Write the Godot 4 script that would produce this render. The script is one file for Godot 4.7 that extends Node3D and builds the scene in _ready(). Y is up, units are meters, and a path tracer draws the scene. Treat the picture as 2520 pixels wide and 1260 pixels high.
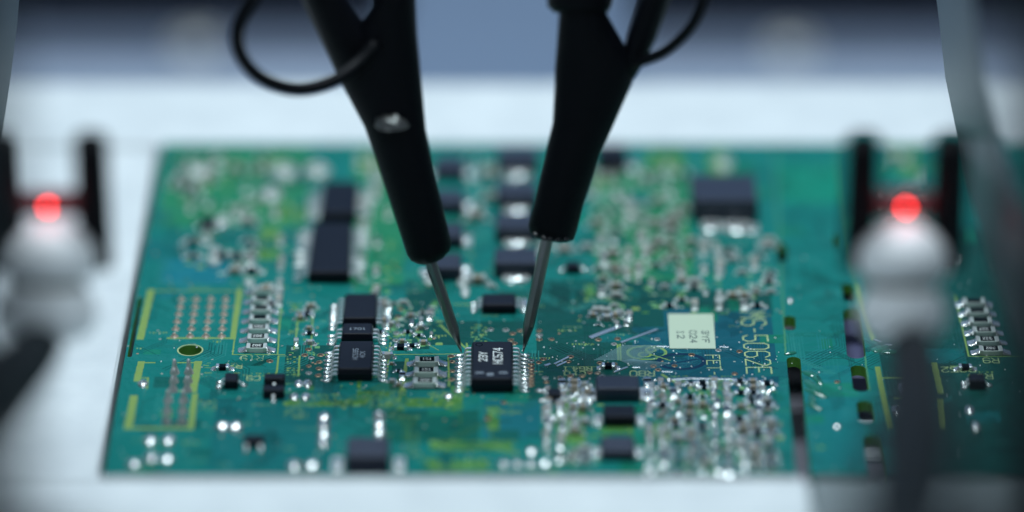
extends Node3D
# Close-up of a circuit board under two flying test probes. Built in millimetres, scaled to metres by S.

const S := 0.001
const F := 10905.0            # focal length in pixels of the 2520 wide photograph
const PITCH := 25.0           # degrees the camera looks down
const CAM_H := 284.1          # camera height over the board top, mm
const CAM_Z := 574.6          # camera distance in front of the focus line, mm
const BX0 := -56.0            # board corners, mm
const BX1 := 86.0
const BZ0 := -77.5
const BZ1 := 36.0
const TPM := 14.0             # print texture pixels per mm

var M := {}
var cache := {}
var rng := RandomNumberGenerator.new()
var board: Node3D

# ---------------------------------------------------------------- basics
func lin(r: float, g: float, b: float) -> Color:
	return Color(r, g, b).linear_to_srgb()

func mat(called: String, c: Color, rough := 0.5, metal := 0.0, spec := 0.5) -> StandardMaterial3D:
	var m := StandardMaterial3D.new()
	m.resource_name = called
	m.albedo_color = c
	m.roughness = rough
	m.metallic = metal
	m.metallic_specular = spec
	M[called] = m
	return m

func ray(px: float, py: float) -> Vector3:
	var p := deg_to_rad(PITCH)
	return Vector3(0, -sin(p), -cos(p)) + Vector3((px - 1260.0) / F, 0, 0) + Vector3(0, cos(p), -sin(p)) * ((630.0 - py) / F)

func b(px: float, py: float, h := 0.0) -> Vector3:      # a point h mm over the board plane, mm
	var r := ray(px, py)
	return Vector3(0, CAM_H, CAM_Z) + r * ((h - CAM_H) / r.y)

func at(px: float, py: float, depth: float) -> Vector3: # a point depth mm in front of the lens, mm
	return Vector3(0, CAM_H, CAM_Z) + ray(px, py) * depth

func thing(called: String, label: String, category: String, pos := Vector3.ZERO, group := "") -> Node3D:
	var o := Node3D.new()
	o.name = called
	o.position = pos * S
	add_child(o, true)
	tag(o, label, category, group)
	return o

func tag(o: Node, label := "", category := "", group := "", kind := "") -> void:
	for p in [["label", label], ["category", category], ["group", group], ["kind", kind]]:
		if p[1]:
			o.set_meta(p[0], p[1])

func sub(parent: Node, called: String, pos: Vector3, turn := 0.0, label := "") -> Node3D:
	var o := Node3D.new()
	o.name = called
	o.position = pos * S
	o.rotation.y = turn
	parent.add_child(o, true)
	if label:
		o.set_meta("label", label)
	return o

func put(parent: Node, called: String, mesh: Mesh, m: Material, pos := Vector3.ZERO, turn := 0.0, size := Vector3.ONE, label := "") -> MeshInstance3D:
	var o := MeshInstance3D.new()
	o.name = called
	o.mesh = mesh
	o.material_override = m
	o.position = pos * S
	o.rotation.y = turn
	o.scale = size
	parent.add_child(o, true)
	if label:
		o.set_meta("label", label)
	return o

# ---------------------------------------------------------------- meshes (mm in, metres out)
class Sheet:
	var st := SurfaceTool.new()
	func _init(smooth := false) -> void:
		st.begin(Mesh.PRIMITIVE_TRIANGLES)
		st.set_smooth_group(0 if smooth else -1)
	func tri(a: Vector3, c: Vector3, d: Vector3, inside: Vector3) -> void:
		var n := (d - a).cross(c - a)
		if n.length_squared() < 1e-16:
			return
		if n.dot((a + c + d) / 3.0 - inside) < 0.0:
			var t := c
			c = d
			d = t
		for v: Vector3 in [a, c, d]:
			st.add_vertex(v * 0.001)
	func loft(rings: Array, cap0 := true, cap1 := true) -> void:
		for k in rings.size() - 1:
			var p: PackedVector3Array = rings[k]
			var q: PackedVector3Array = rings[k + 1]
			var mid := Vector3.ZERO
			for v in p:
				mid += v
			for v in q:
				mid += v
			mid /= 2.0 * p.size()
			for i in p.size():
				var j := (i + 1) % p.size()
				tri(p[i], p[j], q[j], mid)
				tri(p[i], q[j], q[i], mid)
		var ends := []
		if cap0:
			ends.append([rings[0], rings[1]])
		if cap1:
			ends.append([rings[-1], rings[-2]])
		for e in ends:
			var r: PackedVector3Array = e[0]
			var o: PackedVector3Array = e[1]
			var c := Vector3.ZERO
			var c2 := Vector3.ZERO
			for v in r:
				c += v / r.size()
			for v in o:
				c2 += v / o.size()
			for i in r.size():
				tri(c, r[i], r[(i + 1) % r.size()], c2 if c.distance_to(c2) > 1e-5 else c - Vector3(0, 1, 0))
	func box(c: Vector3, s: Vector3) -> void:
		loft([Sheet.rect(c.x, c.y - s.y / 2, c.z, s.x, s.z, 0), Sheet.rect(c.x, c.y + s.y / 2, c.z, s.x, s.z, 0)])
	func done(smooth_normals := true) -> ArrayMesh:
		if smooth_normals:
			st.generate_normals()
		return st.commit()
	static func rect(x: float, y: float, z: float, w: float, d: float, cut := 0.1) -> PackedVector3Array:
		var r := PackedVector3Array()
		var a := w / 2.0
		var e := d / 2.0
		for p in [[a - cut, -e], [a, -e + cut], [a, e - cut], [a - cut, e], [-a + cut, e], [-a, e - cut], [-a, -e + cut], [-a + cut, -e]]:
			r.append(Vector3(x + p[0], y, z + p[1]))
		return r

func ring_of(c: Vector3, u: Vector3, v: Vector3, n := 16) -> PackedVector3Array:
	var r := PackedVector3Array()
	for i in n:
		var a := TAU * i / n
		r.append(c + u * cos(a) + v * sin(a))
	return r

func block(w: float, h: float, d: float, ch := 0.06, inset := 0.0) -> ArrayMesh:   # chamfered block standing on y = 0
	var key := "block%.3f,%.3f,%.3f,%.3f,%.3f" % [w, h, d, ch, inset]
	if not cache.has(key):
		var s := Sheet.new()
		s.loft([Sheet.rect(0, 0, 0, w - inset, d - inset, ch), Sheet.rect(0, h * 0.5, 0, w, d, ch), Sheet.rect(0, h - ch, 0, w - inset, d - inset, ch), Sheet.rect(0, h, 0, w - inset - 2 * ch, d - inset - 2 * ch, ch)])
		cache[key] = s.done()
	return cache[key]

func dome(v := 0) -> ArrayMesh:                                        # lumpy unit dome of solder, 1 mm radius and height
	var key := "dome%d" % v
	if not cache.has(key):
		var noise := FastNoiseLite.new()
		noise.seed = 11 + v
		noise.frequency = 0.9
		var s := Sheet.new(true)
		var rings := []
		for k in 6:
			var e := 0.5 * PI * k / 5.4
			var r := PackedVector3Array()
			for i in 14:
				var a := TAU * i / 14
				var p := Vector3(cos(a) * cos(e), sin(e), sin(a) * cos(e))
				r.append(p * (1.0 + 0.28 * noise.get_noise_3dv(p * 1.6)))
			rings.append(r)
		s.loft(rings, false, true)
		cache[key] = s.done()
	return cache[key]

func fillet(v := 0) -> ArrayMesh:                                      # concave wedge of solder, unit footprint, rises towards -x
	var key := "fillet%d" % v
	if not cache.has(key):
		var noise := FastNoiseLite.new()
		noise.seed = 31 + v
		noise.frequency = 0.8
		var s := Sheet.new(true)
		var rings := []
		for k in 8:
			var t := k / 7.0
			var h := 0.12 + 0.88 * pow(1.0 - t, 1.7)
			var w := 0.5 * (1.0 - 0.25 * t * t)
			var r := PackedVector3Array()
			for i in 7:
				var a := PI * i / 6.0
				var p := Vector3(t - 0.5, sin(a) * h, -cos(a) * w)
				p.y *= 1.0 + 0.35 * noise.get_noise_3dv(p * 2.0)
				r.append(p)
			rings.append(r)
		s.loft(rings)
		cache[key] = s.done()
	return cache[key]

func lead_mesh(x0: float, h: float, reach: float, w: float) -> ArrayMesh:   # gull wing lead along +x
	var key := "lead%.2f,%.2f,%.2f,%.2f" % [x0, h, reach, w]
	if not cache.has(key):
		var s := Sheet.new()
		var t := 0.09
		var path := [[x0 - 0.15, h, 0, 1], [x0 + reach * 0.28, h, 0, 1], [x0 + reach * 0.4, h - 0.12, 0.7, 0.7], [x0 + reach * 0.5, 0.32, 0.95, 0.3], [x0 + reach * 0.6, 0.14, 0.5, 0.8], [x0 + reach, 0.11, 0, 1]]
		var rings := []
		for p in path:
			var n := Vector3(p[2], p[3], 0).normalized() * t
			var c := Vector3(p[0], p[1], 0)
			rings.append(PackedVector3Array([c + n + Vector3(0, 0, -w / 2), c + n + Vector3(0, 0, w / 2), c - n + Vector3(0, 0, w / 2), c - n + Vector3(0, 0, -w / 2)]))
		s.loft(rings)
		cache[key] = s.done()
	return cache[key]

func tube(points: Array, radius: float, sides := 12, start := -1.0) -> ArrayMesh:
	var curve := Curve3D.new()
	for i in points.size():
		var p: Vector3 = points[i]
		var t: Vector3 = (points[mini(i + 1, points.size() - 1)] - points[maxi(i - 1, 0)]) / 6.0
		curve.add_point(p, -t, t)
	curve.bake_interval = 0.6
	var s := Sheet.new(true)
	var rings := []
	var n := 40
	for k in n + 1:
		var d := curve.get_baked_length() * k / n
		var c := curve.sample_baked(d, true)
		var f := (curve.sample_baked(minf(d + 0.3, curve.get_baked_length()), true) - curve.sample_baked(maxf(d - 0.3, 0), true)).normalized()
		var rr := radius if start < 0.0 else lerpf(start, radius, minf(1.0, d / 70.0))
		var u := f.cross(Vector3(0.1, 0.4, 1)).normalized()
		rings.append(ring_of(c, u * rr, f.cross(u).normalized() * rr, sides))
	s.loft(rings)
	return s.done()

# stroke lettering: pairs of grid numbers (0-4 across, 0-6 up), polylines parted by blanks
const GLYPH := {"0": "100105163645413010", "1": "152620 1030", "2": "05163645440040", "3": "05163645443313 334241301001", "4": "30360242", "5": "460603334241301001", "6": "4536160501103041423303", "7": "064610", "8": "13040516364544331302011030414233", "9": "0110304145361605041343", "A": "002640 1232", "B": "00063645443303 3342413000", "C": "4536160501103041", "D": "00062644422000", "E": "46060040 0333", "F": "460600 0333", "H": "0006 4046 0343", "K": "0006 4603 1440", "M": "0006234640", "R": "00063645443303 2340", "S": "453616050413334241301001", "T": "0646 2620", "Y": "062346 2320", "-": "1333"}

func strokes(text: String, h: float, w: float, advance: float, pen: float, thick := 0.03) -> ArrayMesh:   # text along +x, up along -z, starts at 0
	var s := Sheet.new()
	var n := 0
	for i in text.length():
		for run in GLYPH.get(text[i], "").split(" ", false):
			var pts := []
			for k in range(0, run.length() - 1, 2):
				pts.append(Vector3(i * advance + run[k].to_int() * w / 4.0, 0, -run[k + 1].to_int() * h / 6.0))
			for k in pts.size() - 1:
				var d: Vector3 = pts[k + 1] - pts[k]
				if d.length() < 1e-4:
					continue
				var f := d.normalized() * pen * 0.5
				var r := Vector3(-f.z, 0, f.x)
				var top := thick + 0.0015 * (n % 5)
				n += 1
				var a: Vector3 = pts[k] - f
				var c: Vector3 = pts[k + 1] + f
				var ring := PackedVector3Array([a + r, a - r, c - r, c + r])
				var up := PackedVector3Array()
				for v in ring:
					up.append(v + Vector3(0, top, 0))
				s.loft([ring, up], false, true)
	return s.done()

# ---------------------------------------------------------------- print texture of the board
var print_image: Image

func paint(px0: float, py0: float, px1: float, py1: float, c: Color) -> void:
	var q := b((px0 + px1) / 2, (py0 + py1) / 2)
	var k := 1.0 / (b(1261, (py0 + py1) / 2).x - b(1260, (py0 + py1) / 2).x)
	var w := (px1 - px0) / k
	var z0 := b(1260, py0).z
	var z1 := b(1260, py1).z
	print_image.fill_rect(Rect2i(int((q.x - w / 2 - BX0) * TPM), int((z0 - BZ0) * TPM), maxi(1, int(w * TPM)), maxi(1, int((z1 - z0) * TPM))), c)

func stroke(p: Vector3, q: Vector3, width: float, c: Color) -> void:
	var n := maxi(1, int(p.distance_to(q) * TPM * 0.7))
	var w := maxi(1, int(width * TPM))
	for i in n + 1:
		var v := p.lerp(q, float(i) / n)
		print_image.fill_rect(Rect2i(int((v.x - BX0) * TPM - w * 0.5), int((v.z - BZ0) * TPM - w * 0.5), w, w), c)

func line(px0: float, py0: float, px1: float, py1: float, width: float, c: Color) -> void:
	stroke(b(px0, py0), b(px1, py1), width, c)

func board_print() -> ImageTexture:
	var W := int((BX1 - BX0) * TPM)
	var H := int((BZ1 - BZ0) * TPM)
	print_image = Image.create(W, H, false, Image.FORMAT_RGB8)
	var base := lin(0.008, 0.158, 0.140)
	var pour := lin(0.008, 0.135, 0.135)
	var dark := lin(0.006, 0.070, 0.058)
	var blue := lin(0.007, 0.085, 0.115)
	var green := lin(0.018, 0.19, 0.09)
	var lime := lin(0.065, 0.20, 0.045)
	var silk := lin(0.20, 0.31, 0.09)
	var pale := lin(0.12, 0.30, 0.12)
	print_image.fill(base)
	# copper fills of several tones; the far right dark also paints in foreground haze
	for a in [[400, 365, 760, 560, green], [860, 365, 1000, 700, green], [1460, 400, 1700, 700, green], [1920, 400, 2080, 500, lin(0.008, 0.21, 0.14)], [1320, 690, 1660, 930, dark], [1480, 720, 1620, 800, dark], [1620, 715, 1900, 775, dark], [1560, 805, 1910, 960, blue], [1640, 760, 1910, 960, blue], [1000, 690, 1100, 760, dark], [1060, 790, 1300, 850, dark], [700, 850, 830, 950, dark], [960, 890, 1140, 960, dark], [1280, 870, 1500, 985, dark], [870, 690, 960, 720, green], [470, 980, 780, 1010, pour], [1190, 985, 1330, 1080, lin(0.01, 0.13, 0.15)], [950, 1010, 1180, 1090, lin(0.006, 0.1, 0.075)], [1980, 900, 2120, 1160, lin(0.01, 0.16, 0.165)], [2165, 560, 2520, 1180, dark], [400, 640, 560, 700, lin(0.01, 0.16, 0.2)], [360, 590, 480, 640, pour], [960, 760, 1060, 860, dark], [520, 1010, 820, 1160, pour]]:
		paint(a[0], a[1], a[2], a[3], a[4])
	# bare laminate windows and solder mask openings
	for a in [[560, 380, 580, 470], [640, 380, 700, 420], [690, 500, 760, 540], [880, 380, 960, 460], [1450, 430, 1490, 470], [1600, 370, 1680, 420], [1745, 370, 1790, 440], [2180, 360, 2270, 440], [640, 560, 690, 640], [880, 962, 960, 985], [700, 985, 900, 1000], [950, 980, 1130, 1002], [1110, 950, 1140, 1010], [1265, 962, 1290, 968], [1370, 980, 1440, 1100], [1590, 1040, 1660, 1080], [1440, 700, 1465, 740], [1200, 1000, 1230, 1060], [760, 950, 840, 962], [1060, 1085, 1260, 1110], [1050, 1130, 1200, 1158], [1480, 1050, 1560, 1075], [880, 890, 890, 960], [980, 960, 1000, 1010], [1700, 1010, 1760, 1030], [2000, 1100, 2030, 1104]]:
		paint(a[0], a[1], a[2], a[3], lime)
		for k in int((a[2] - a[0]) * (a[3] - a[1]) / 110.0) + 2:
			var bx: float = rng.randf_range(a[0] - 8, a[2])
			var by: float = rng.randf_range(a[1] - 3, a[3])
			paint(bx, by, bx + rng.randf_range(3, 16), by + rng.randf_range(1.5, 7), [base, pour, green, pale, lin(0.16, 0.34, 0.10), silk][rng.randi() % 6])
	# printed outlines between the small parts
	for a in [[1590, 945, 1915, 1165, 240], [1340, 960, 1470, 1160, 60], [1440, 420, 1690, 760, 110], [1480, 600, 1900, 770, 90], [440, 380, 720, 690, 110], [880, 380, 970, 860, 60], [960, 740, 1090, 860, 60], [690, 740, 790, 870, 40], [1010, 380, 1220, 720, 60]]:
		for k in a[4]:
			var bx: float = rng.randf_range(a[0], a[2])
			var by: float = rng.randf_range(a[1], a[3])
			paint(bx, by, bx + rng.randf_range(3, 20), by + rng.randf_range(1.5, 8), [pale, pale, lin(0.16, 0.36, 0.14), lime, silk, lin(0.30, 0.42, 0.34)][rng.randi() % 6])
	# patches of other tones, small printed marks and tinned dots all over the board
	for k in 90:
		var bx := rng.randf_range(300, 2480)
		var by := rng.randf_range(380, 1150)
		paint(bx, by, bx + rng.randf_range(20, 110), by + rng.randf_range(6, 40), [lin(0.008, 0.15, 0.095), lin(0.007, 0.10, 0.085), lin(0.010, 0.18, 0.12), lin(0.008, 0.12, 0.12)][rng.randi() % 4])
	for k in 110:
		var bx := rng.randf_range(300, 1900)
		var by := rng.randf_range(700, 1150)
		for j in rng.randi_range(2, 7):
			paint(bx + j * 8, by, bx + j * 8 + rng.randf_range(3, 7), by + rng.randf_range(2, 5), silk if k % 3 else lin(0.16, 0.30, 0.14))
	for k in 420:
		var bx := rng.randf_range(300, 1920)
		var by := rng.randf_range(420, 1150)
		paint(bx, by, bx + 7, by + 3, lin(0.30, 0.33, 0.28) if k % 3 else lin(0.36, 0.22, 0.14))
	# traces under the mask
	for i in 1000:
		var p := Vector3(rng.randf_range(BX0, BX1), 0, rng.randf_range(BZ0, BZ1))
		var here := print_image.get_pixel(clampi(int((p.x - BX0) * TPM), 0, W - 1), clampi(int((p.z - BZ0) * TPM), 0, H - 1))
		if here.g > 0.62 or here.r > 0.3:
			continue
		var c := here.lightened(rng.randf_range(0.03, 0.1)) if rng.randf() < 0.5 else here.darkened(rng.randf_range(0.12, 0.35))
		var way := [Vector3(1, 0, 0), Vector3(0, 0, 1), Vector3(0.707, 0, 0.707), Vector3(0.707, 0, -0.707)][rng.randi() % 4] as Vector3
		var next := (way + Vector3(way.z, 0, -way.x)).normalized() if rng.randf() < 0.5 else (way - Vector3(way.z, 0, -way.x)).normalized()
		var across := Vector3(way.z, 0, -way.x) * rng.randf_range(0.4, 0.6)
		var l1 := rng.randf_range(2.0, 9.0)
		var l2 := rng.randf_range(1.0, 6.0)
		for k in rng.randi_range(1, 5):
			var q := p + across * k
			stroke(q, q + way * l1, 0.2, c)
			stroke(q + way * l1, q + way * l1 + next * l2, 0.2, c)
	# silkscreen frames
	for a in [[372, 716, 346, 832, 1.1], [590, 716, 574, 832, 0.9], [415, 832, 574, 832, 0.5], [372, 716, 590, 716, 0.3], [348, 893, 338, 935, 1.0], [345, 893, 380, 893, 0.4], [440, 893, 490, 893, 0.4], [488, 893, 476, 962, 1.1], [412, 962, 478, 962, 0.4], [330, 978, 316, 1052, 1.2], [316, 1054, 470, 1054, 0.7], [480, 972, 470, 1054, 0.9], [592, 700, 573, 873, 0.25], [573, 873, 684, 873, 0.25], [694, 700, 684, 873, 0.25], [684, 873, 700, 873, 0.25], [686, 876, 680, 925, 0.3], [686, 876, 704, 876, 0.2], [738, 876, 735, 925, 0.3], [735, 780, 725, 860, 0.25], [770, 780, 766, 855, 0.25], [1002, 884, 990, 960, 0.55], [960, 850, 952, 930, 0.25], [1104, 880, 1106, 950, 0.35], [936, 873, 1140, 871, 0.25], [1022, 830, 1080, 862, 0.2], [1084, 800, 1150, 860, 0.3], [1150, 845, 1150, 880, 0.3], [1520, 848, 1522, 886, 0.35], [1526, 848, 1528, 886, 0.3], [2110, 700, 2150, 835, 0.7], [2352, 730, 2385, 877, 0.35], [2385, 877, 2520, 877, 0.25], [2160, 905, 2185, 1050, 0.8], [2165, 930, 2270, 930, 0.4], [2300, 895, 2318, 965, 0.9], [2318, 985, 2326, 1050, 0.8], [2200, 980, 2240, 980, 0.5], [2326, 905, 2400, 905, 0.2], [1400, 903, 1500, 903, 0.2], [505, 905, 595, 905, 0.2], [505, 918, 520, 918, 0.25], [590, 918, 578, 918, 0.25], [340, 930, 365, 930, 0.3], [365, 930, 362, 956, 0.3], [1390, 960, 1420, 960, 0.3], [1630, 922, 1660, 940, 0.4]]:
		line(a[0], a[1], a[2], a[3], a[4], silk)
	# columns of printed pin names that only read as ticks
	for a in [[706, 878, 718, 925], [722, 878, 734, 925], [950, 800, 985, 860], [1160, 800, 1195, 842], [985, 930, 995, 960], [1700, 940, 1780, 985], [1650, 925, 1690, 940], [1745, 925, 1800, 945], [500, 893, 520, 903], [560, 893, 590, 903], [600, 918, 660, 925], [480, 985, 530, 1010], [905, 965, 985, 1000], [760, 970, 840, 1000], [1060, 965, 1120, 985], [1200, 1005, 1260, 1020], [2330, 900, 2400, 906], [2400, 915, 2440, 922], [1390, 945, 1440, 970], [1800, 1100, 1860, 1120], [330, 1080, 350, 1090], [700, 1005, 760, 1030]]:
		var y: float = a[1]
		while y < a[3]:
			var x: float = a[0]
			while x < a[2]:
				if rng.randf() < 0.7:
					paint(x, y, x + rng.randf_range(3, 9), y + rng.randf_range(1.5, 3.5), silk if rng.randf() < 0.6 else pale)
				x += rng.randf_range(5, 12)
			y += rng.randf_range(4.5, 6.5)
	# rings of print: the round emblem in yellow and the dark blue stamp
	for k in 180:
		var t := TAU * k / 180
		var t2 := TAU * (k + 1) / 180
		for e in [[1592, 868, 48, 17, 0.35, silk], [1592, 868, 44, 14.5, 0.2, pale], [1587, 873, 15, 5.5, 0.3, silk], [1602, 861, 12, 5, 0.3, silk]]:
			line(e[0] + cos(t) * e[2], e[1] + sin(t) * e[3], e[0] + cos(t2) * e[2], e[1] + sin(t2) * e[3], e[4], e[5])
		line(1677 + cos(t) * 56, 890 + sin(t) * 18.5, 1677 + cos(t2) * 56, 890 + sin(t2) * 18.5, 0.6, lin(0.006, 0.03, 0.065))
	line(1600, 872, 1650, 887, 0.25, silk)
	for a in [[1645, 883, 1716, 886], [1655, 890, 1712, 893], [1650, 896, 1706, 900]]:
		for k in 26:
			if k % 4 != 3:
				paint(a[0] + k * 2.6, a[1], a[0] + k * 2.6 + 2, a[3], lin(0.006, 0.04, 0.075))
	line(1640, 897, 1718, 884, 0.4, lin(0.006, 0.04, 0.075))
	# score lines beside the break-away slots
	line(1906, 360, 1934, 870, 0.3, lin(0.06, 0.22, 0.12))
	line(2062, 360, 2140, 960, 0.3, lin(0.06, 0.22, 0.12))
	print_image.generate_mipmaps()
	return ImageTexture.create_from_image(print_image)

# ---------------------------------------------------------------- components
func chip(px: float, py: float, w: float, l: float, h: float, pins: int, reach := 1.7, pitch := 1.27, label := "", joints := true) -> Node3D:
	var o := sub(board, "chip", b(px, py), 0.0, label)
	var s := Sheet.new()
	var lift := 0.12
	s.loft([Sheet.rect(0, lift, 0, w - 0.35, l - 0.35, 0.05), Sheet.rect(0, lift + h * 0.46, 0, w, l, 0.06), Sheet.rect(0, lift + h * 0.52, 0, w, l, 0.06), Sheet.rect(0, h - 0.12, 0, w - 0.4, l - 0.4, 0.18), Sheet.rect(0, h, 0, w - 0.7, l - 0.7, 0.2)])
	put(o, "body", s.done(), M.mould)
	var lm := lead_mesh(w / 2, lift + h * 0.49, reach, pitch * 0.34)
	for side in [0.0, PI]:
		for k in pins:
			var z := (k - (pins - 1) / 2.0) * pitch
			put(o, "lead", lm, M.lead, Vector3(0, 0, z), side)
			if joints:
				var sx := 1.0 if side == 0.0 else -1.0
				put(o, "solder_joint", dome(rng.randi() % 4), M.solder, Vector3(sx * (w / 2 + reach * rng.randf_range(0.84, 0.9)), 0, z), 0.0 if sx > 0 else PI, Vector3(reach * rng.randf_range(0.3, 0.38), rng.randf_range(0.24, 0.3), pitch * rng.randf_range(0.28, 0.33)))
	return o

func resistor(px: float, py: float, w: float, d: float, h: float, code := "", flip := false, label := "", blob := 1.0) -> Node3D:
	var o := sub(board, "resistor", b(px, py), 0.0, label)
	put(o, "body", block(w, h, d, 0.05), M.alumina)
	put(o, "top_glaze", block(w * 0.64, 0.05, d * 0.84, 0.02), M.glaze, Vector3(0, h, 0))
	for s in [-1, 1]:
		put(o, "terminal", block(0.5, h + 0.04, d + 0.06, 0.04), M.terminal, Vector3(s * (w / 2 - 0.22), 0.02, 0))
		put(o, "solder_joint", fillet(rng.randi() % 4), M.solder, Vector3(s * (w / 2 + 0.6 * blob), 0, 0), 0.0 if s > 0 else PI, Vector3(1.35 * blob, h * rng.randf_range(0.8, 1.1), d * rng.randf_range(1.0, 1.25)))
	if code:
		var t := put(o, "marking", strokes(code, d * 0.40, 0.30, 0.48, 0.085, 0.012), M.ink, Vector3(0, h + 0.052, 0) + (Vector3(0.63, 0, -d * 0.20) if flip else Vector3(-0.63, 0, d * 0.20)), PI if flip else 0.0)
		t.name = "marking"
	return o

func tiny(called: String, pos: Vector3, turn: float, w: float, d: float, h: float, body: Material, blob := 1.0) -> Node3D:   # chip capacitor or resistor with two shiny ends
	var o := sub(board, called, pos, turn)
	put(o, "body", block(w * 0.62, h, d, 0.05), body)
	var key := "cap%.2f,%.2f,%.2f,%d" % [w, d, h, rng.randi() % 3]
	if not cache.has(key):
		var s := Sheet.new()
		var e := w * 0.5
		s.loft([Sheet.rect(-e * 0.72, 0, 0, w * 0.24, d * 1.04, 0.05), Sheet.rect(-e * 0.72, h * 0.9, 0, w * 0.24, d * 1.04, 0.05), Sheet.rect(-e * 0.72, h * 1.03, 0, w * 0.2, d * 0.92, 0.05)])
		var noise := FastNoiseLite.new()
		noise.seed = key.hash()
		var rings := []
		for k in 6:
			var t := k / 5.0
			var r := PackedVector3Array()
			var hh := h * (0.1 + 0.8 * pow(1 - t, 1.6))
			for i in 6:
				var a := PI * i / 5
				r.append(Vector3(-e * 0.9 - t * w * 0.38, sin(a) * hh * (1 + 0.4 * noise.get_noise_2d(t * 90, i * 40)), -cos(a) * d * 0.55 * (1 - 0.2 * t)))
			rings.append(r)
		s.loft(rings)
		cache[key] = s.done()
	for s in [0.0, PI]:
		put(o, "terminal", cache[key], M.solder if pos.z > -14.0 else M.dull_tin, Vector3.ZERO, s, Vector3(1, 1, 1))
	return o

func sot(px: float, py: float, w: float, d: float, h: float, leads: Array, label := "") -> Node3D:   # small transistor; leads as [x, z, turn]
	var o := sub(board, "transistor", b(px, py), 0.0, label)
	put(o, "body", block(w, h, d, 0.1, 0.12), M.mould, Vector3(0, 0.08, 0))
	for a in leads:
		put(o, "lead", lead_mesh(0.0, h * 0.5, 0.8, 0.42), M.lead, Vector3(a[0], 0, a[1]), a[2])
		put(o, "solder_joint", dome(rng.randi() % 4), M.solder, Vector3(a[0], 0, a[1]) + Vector3(0.75, 0, 0).rotated(Vector3.UP, a[2]), a[2], Vector3(0.5, 0.4, 0.42))
	return o

func power(px: float, py: float, w: float, d: float, h: float, tabs: Array, label := "", called := "power_package", skin: Material = null) -> Node3D:  # moulded block with broad tabs [x, z, w, d]
	var o := sub(board, called, b(px, py), 0.0, label)
	put(o, "body", block(w, h, d, 0.14, 0.3), skin if skin else M.mould, Vector3(0, 0.1, 0))
	for a in tabs:
		put(o, "tab", block(a[2], 0.5, a[3], 0.08), M.lead, Vector3(a[0], 0, a[1]))
		put(o, "solder_joint", dome(rng.randi() % 4), M.solder, Vector3(a[0], 0, a[1] + 0.1), 0.0, Vector3(a[2] * 0.55, 0.62, a[3] * 0.6))
	return o

func pin(px: float, py: float, r: float, h: float, m: Material) -> void:       # solder cone with the cut pin of a through-hole part
	var key := "pin%.2f,%.2f" % [r, h]
	if not cache.has(key):
		var s := Sheet.new(true)
		var rings := []
		for p in [[1.0, 0.0], [0.86, 0.16], [0.62, 0.34], [0.46, 0.52], [0.4, 0.74], [0.34, 0.92], [0.2, 1.0]]:
			rings.append(ring_of(Vector3(0, p[1] * h, 0), Vector3(p[0] * r, 0, 0), Vector3(0, 0, p[0] * r), 12))
		s.loft(rings, false, true)
		cache[key] = s.done()
	put(board, "connector_pin", cache[key], m, b(px, py), rng.randf() * TAU)

func via(px: float, py: float, r := 0.45, copper := true) -> void:
	var key := "via%.2f" % r
	if not cache.has(key):
		var s := Sheet.new(true)
		var rings := []
		for p in [[1.0, 0.0], [0.95, 0.05], [0.55, 0.06], [0.5, 0.03]]:
			rings.append(ring_of(Vector3(0, p[1], 0), Vector3(p[0] * r, 0, 0), Vector3(0, 0, p[0] * r), 18))
		s.loft(rings, false, false)
		var h := Sheet.new()
		h.loft([ring_of(Vector3(0, 0.0, 0), Vector3(0.52 * r, 0, 0), Vector3(0, 0, 0.52 * r), 14), ring_of(Vector3(0, 0.012, 0), Vector3(0.52 * r, 0, 0), Vector3(0, 0, 0.52 * r), 14)])
		cache[key] = [s.done(), h.done()]
	var o := put(board, "via", cache[key][0], M.copper if copper else M.lead, b(px, py))
	put(o, "hole", cache[key][1], M.hole)

func pad(px: float, py: float, w: float, d: float, h := 0.35, turn := 0.0) -> void:
	put(board, "solder_pad", dome(rng.randi() % 4), M.solder if py > 730 else M.dull_tin, b(px, py), turn, Vector3(w / 2, h, d / 2))

func bar(called: String, parent: Node, p: Vector3, q: Vector3, w: float, h: float, m: Material) -> MeshInstance3D:
	var d := q - p
	return put(parent, called, block(d.length(), h, w, minf(w, h) * 0.3), m, (p + q) / 2, -atan2(d.z, d.x))

func printed(text: String, px: float, py: float, h: float, w: float, advance: float, pen: float, turn: float, m: Material) -> void:
	put(board, "printed_text", strokes(text, h, w, advance, pen, 0.02), m, b(px, py), turn)

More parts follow.
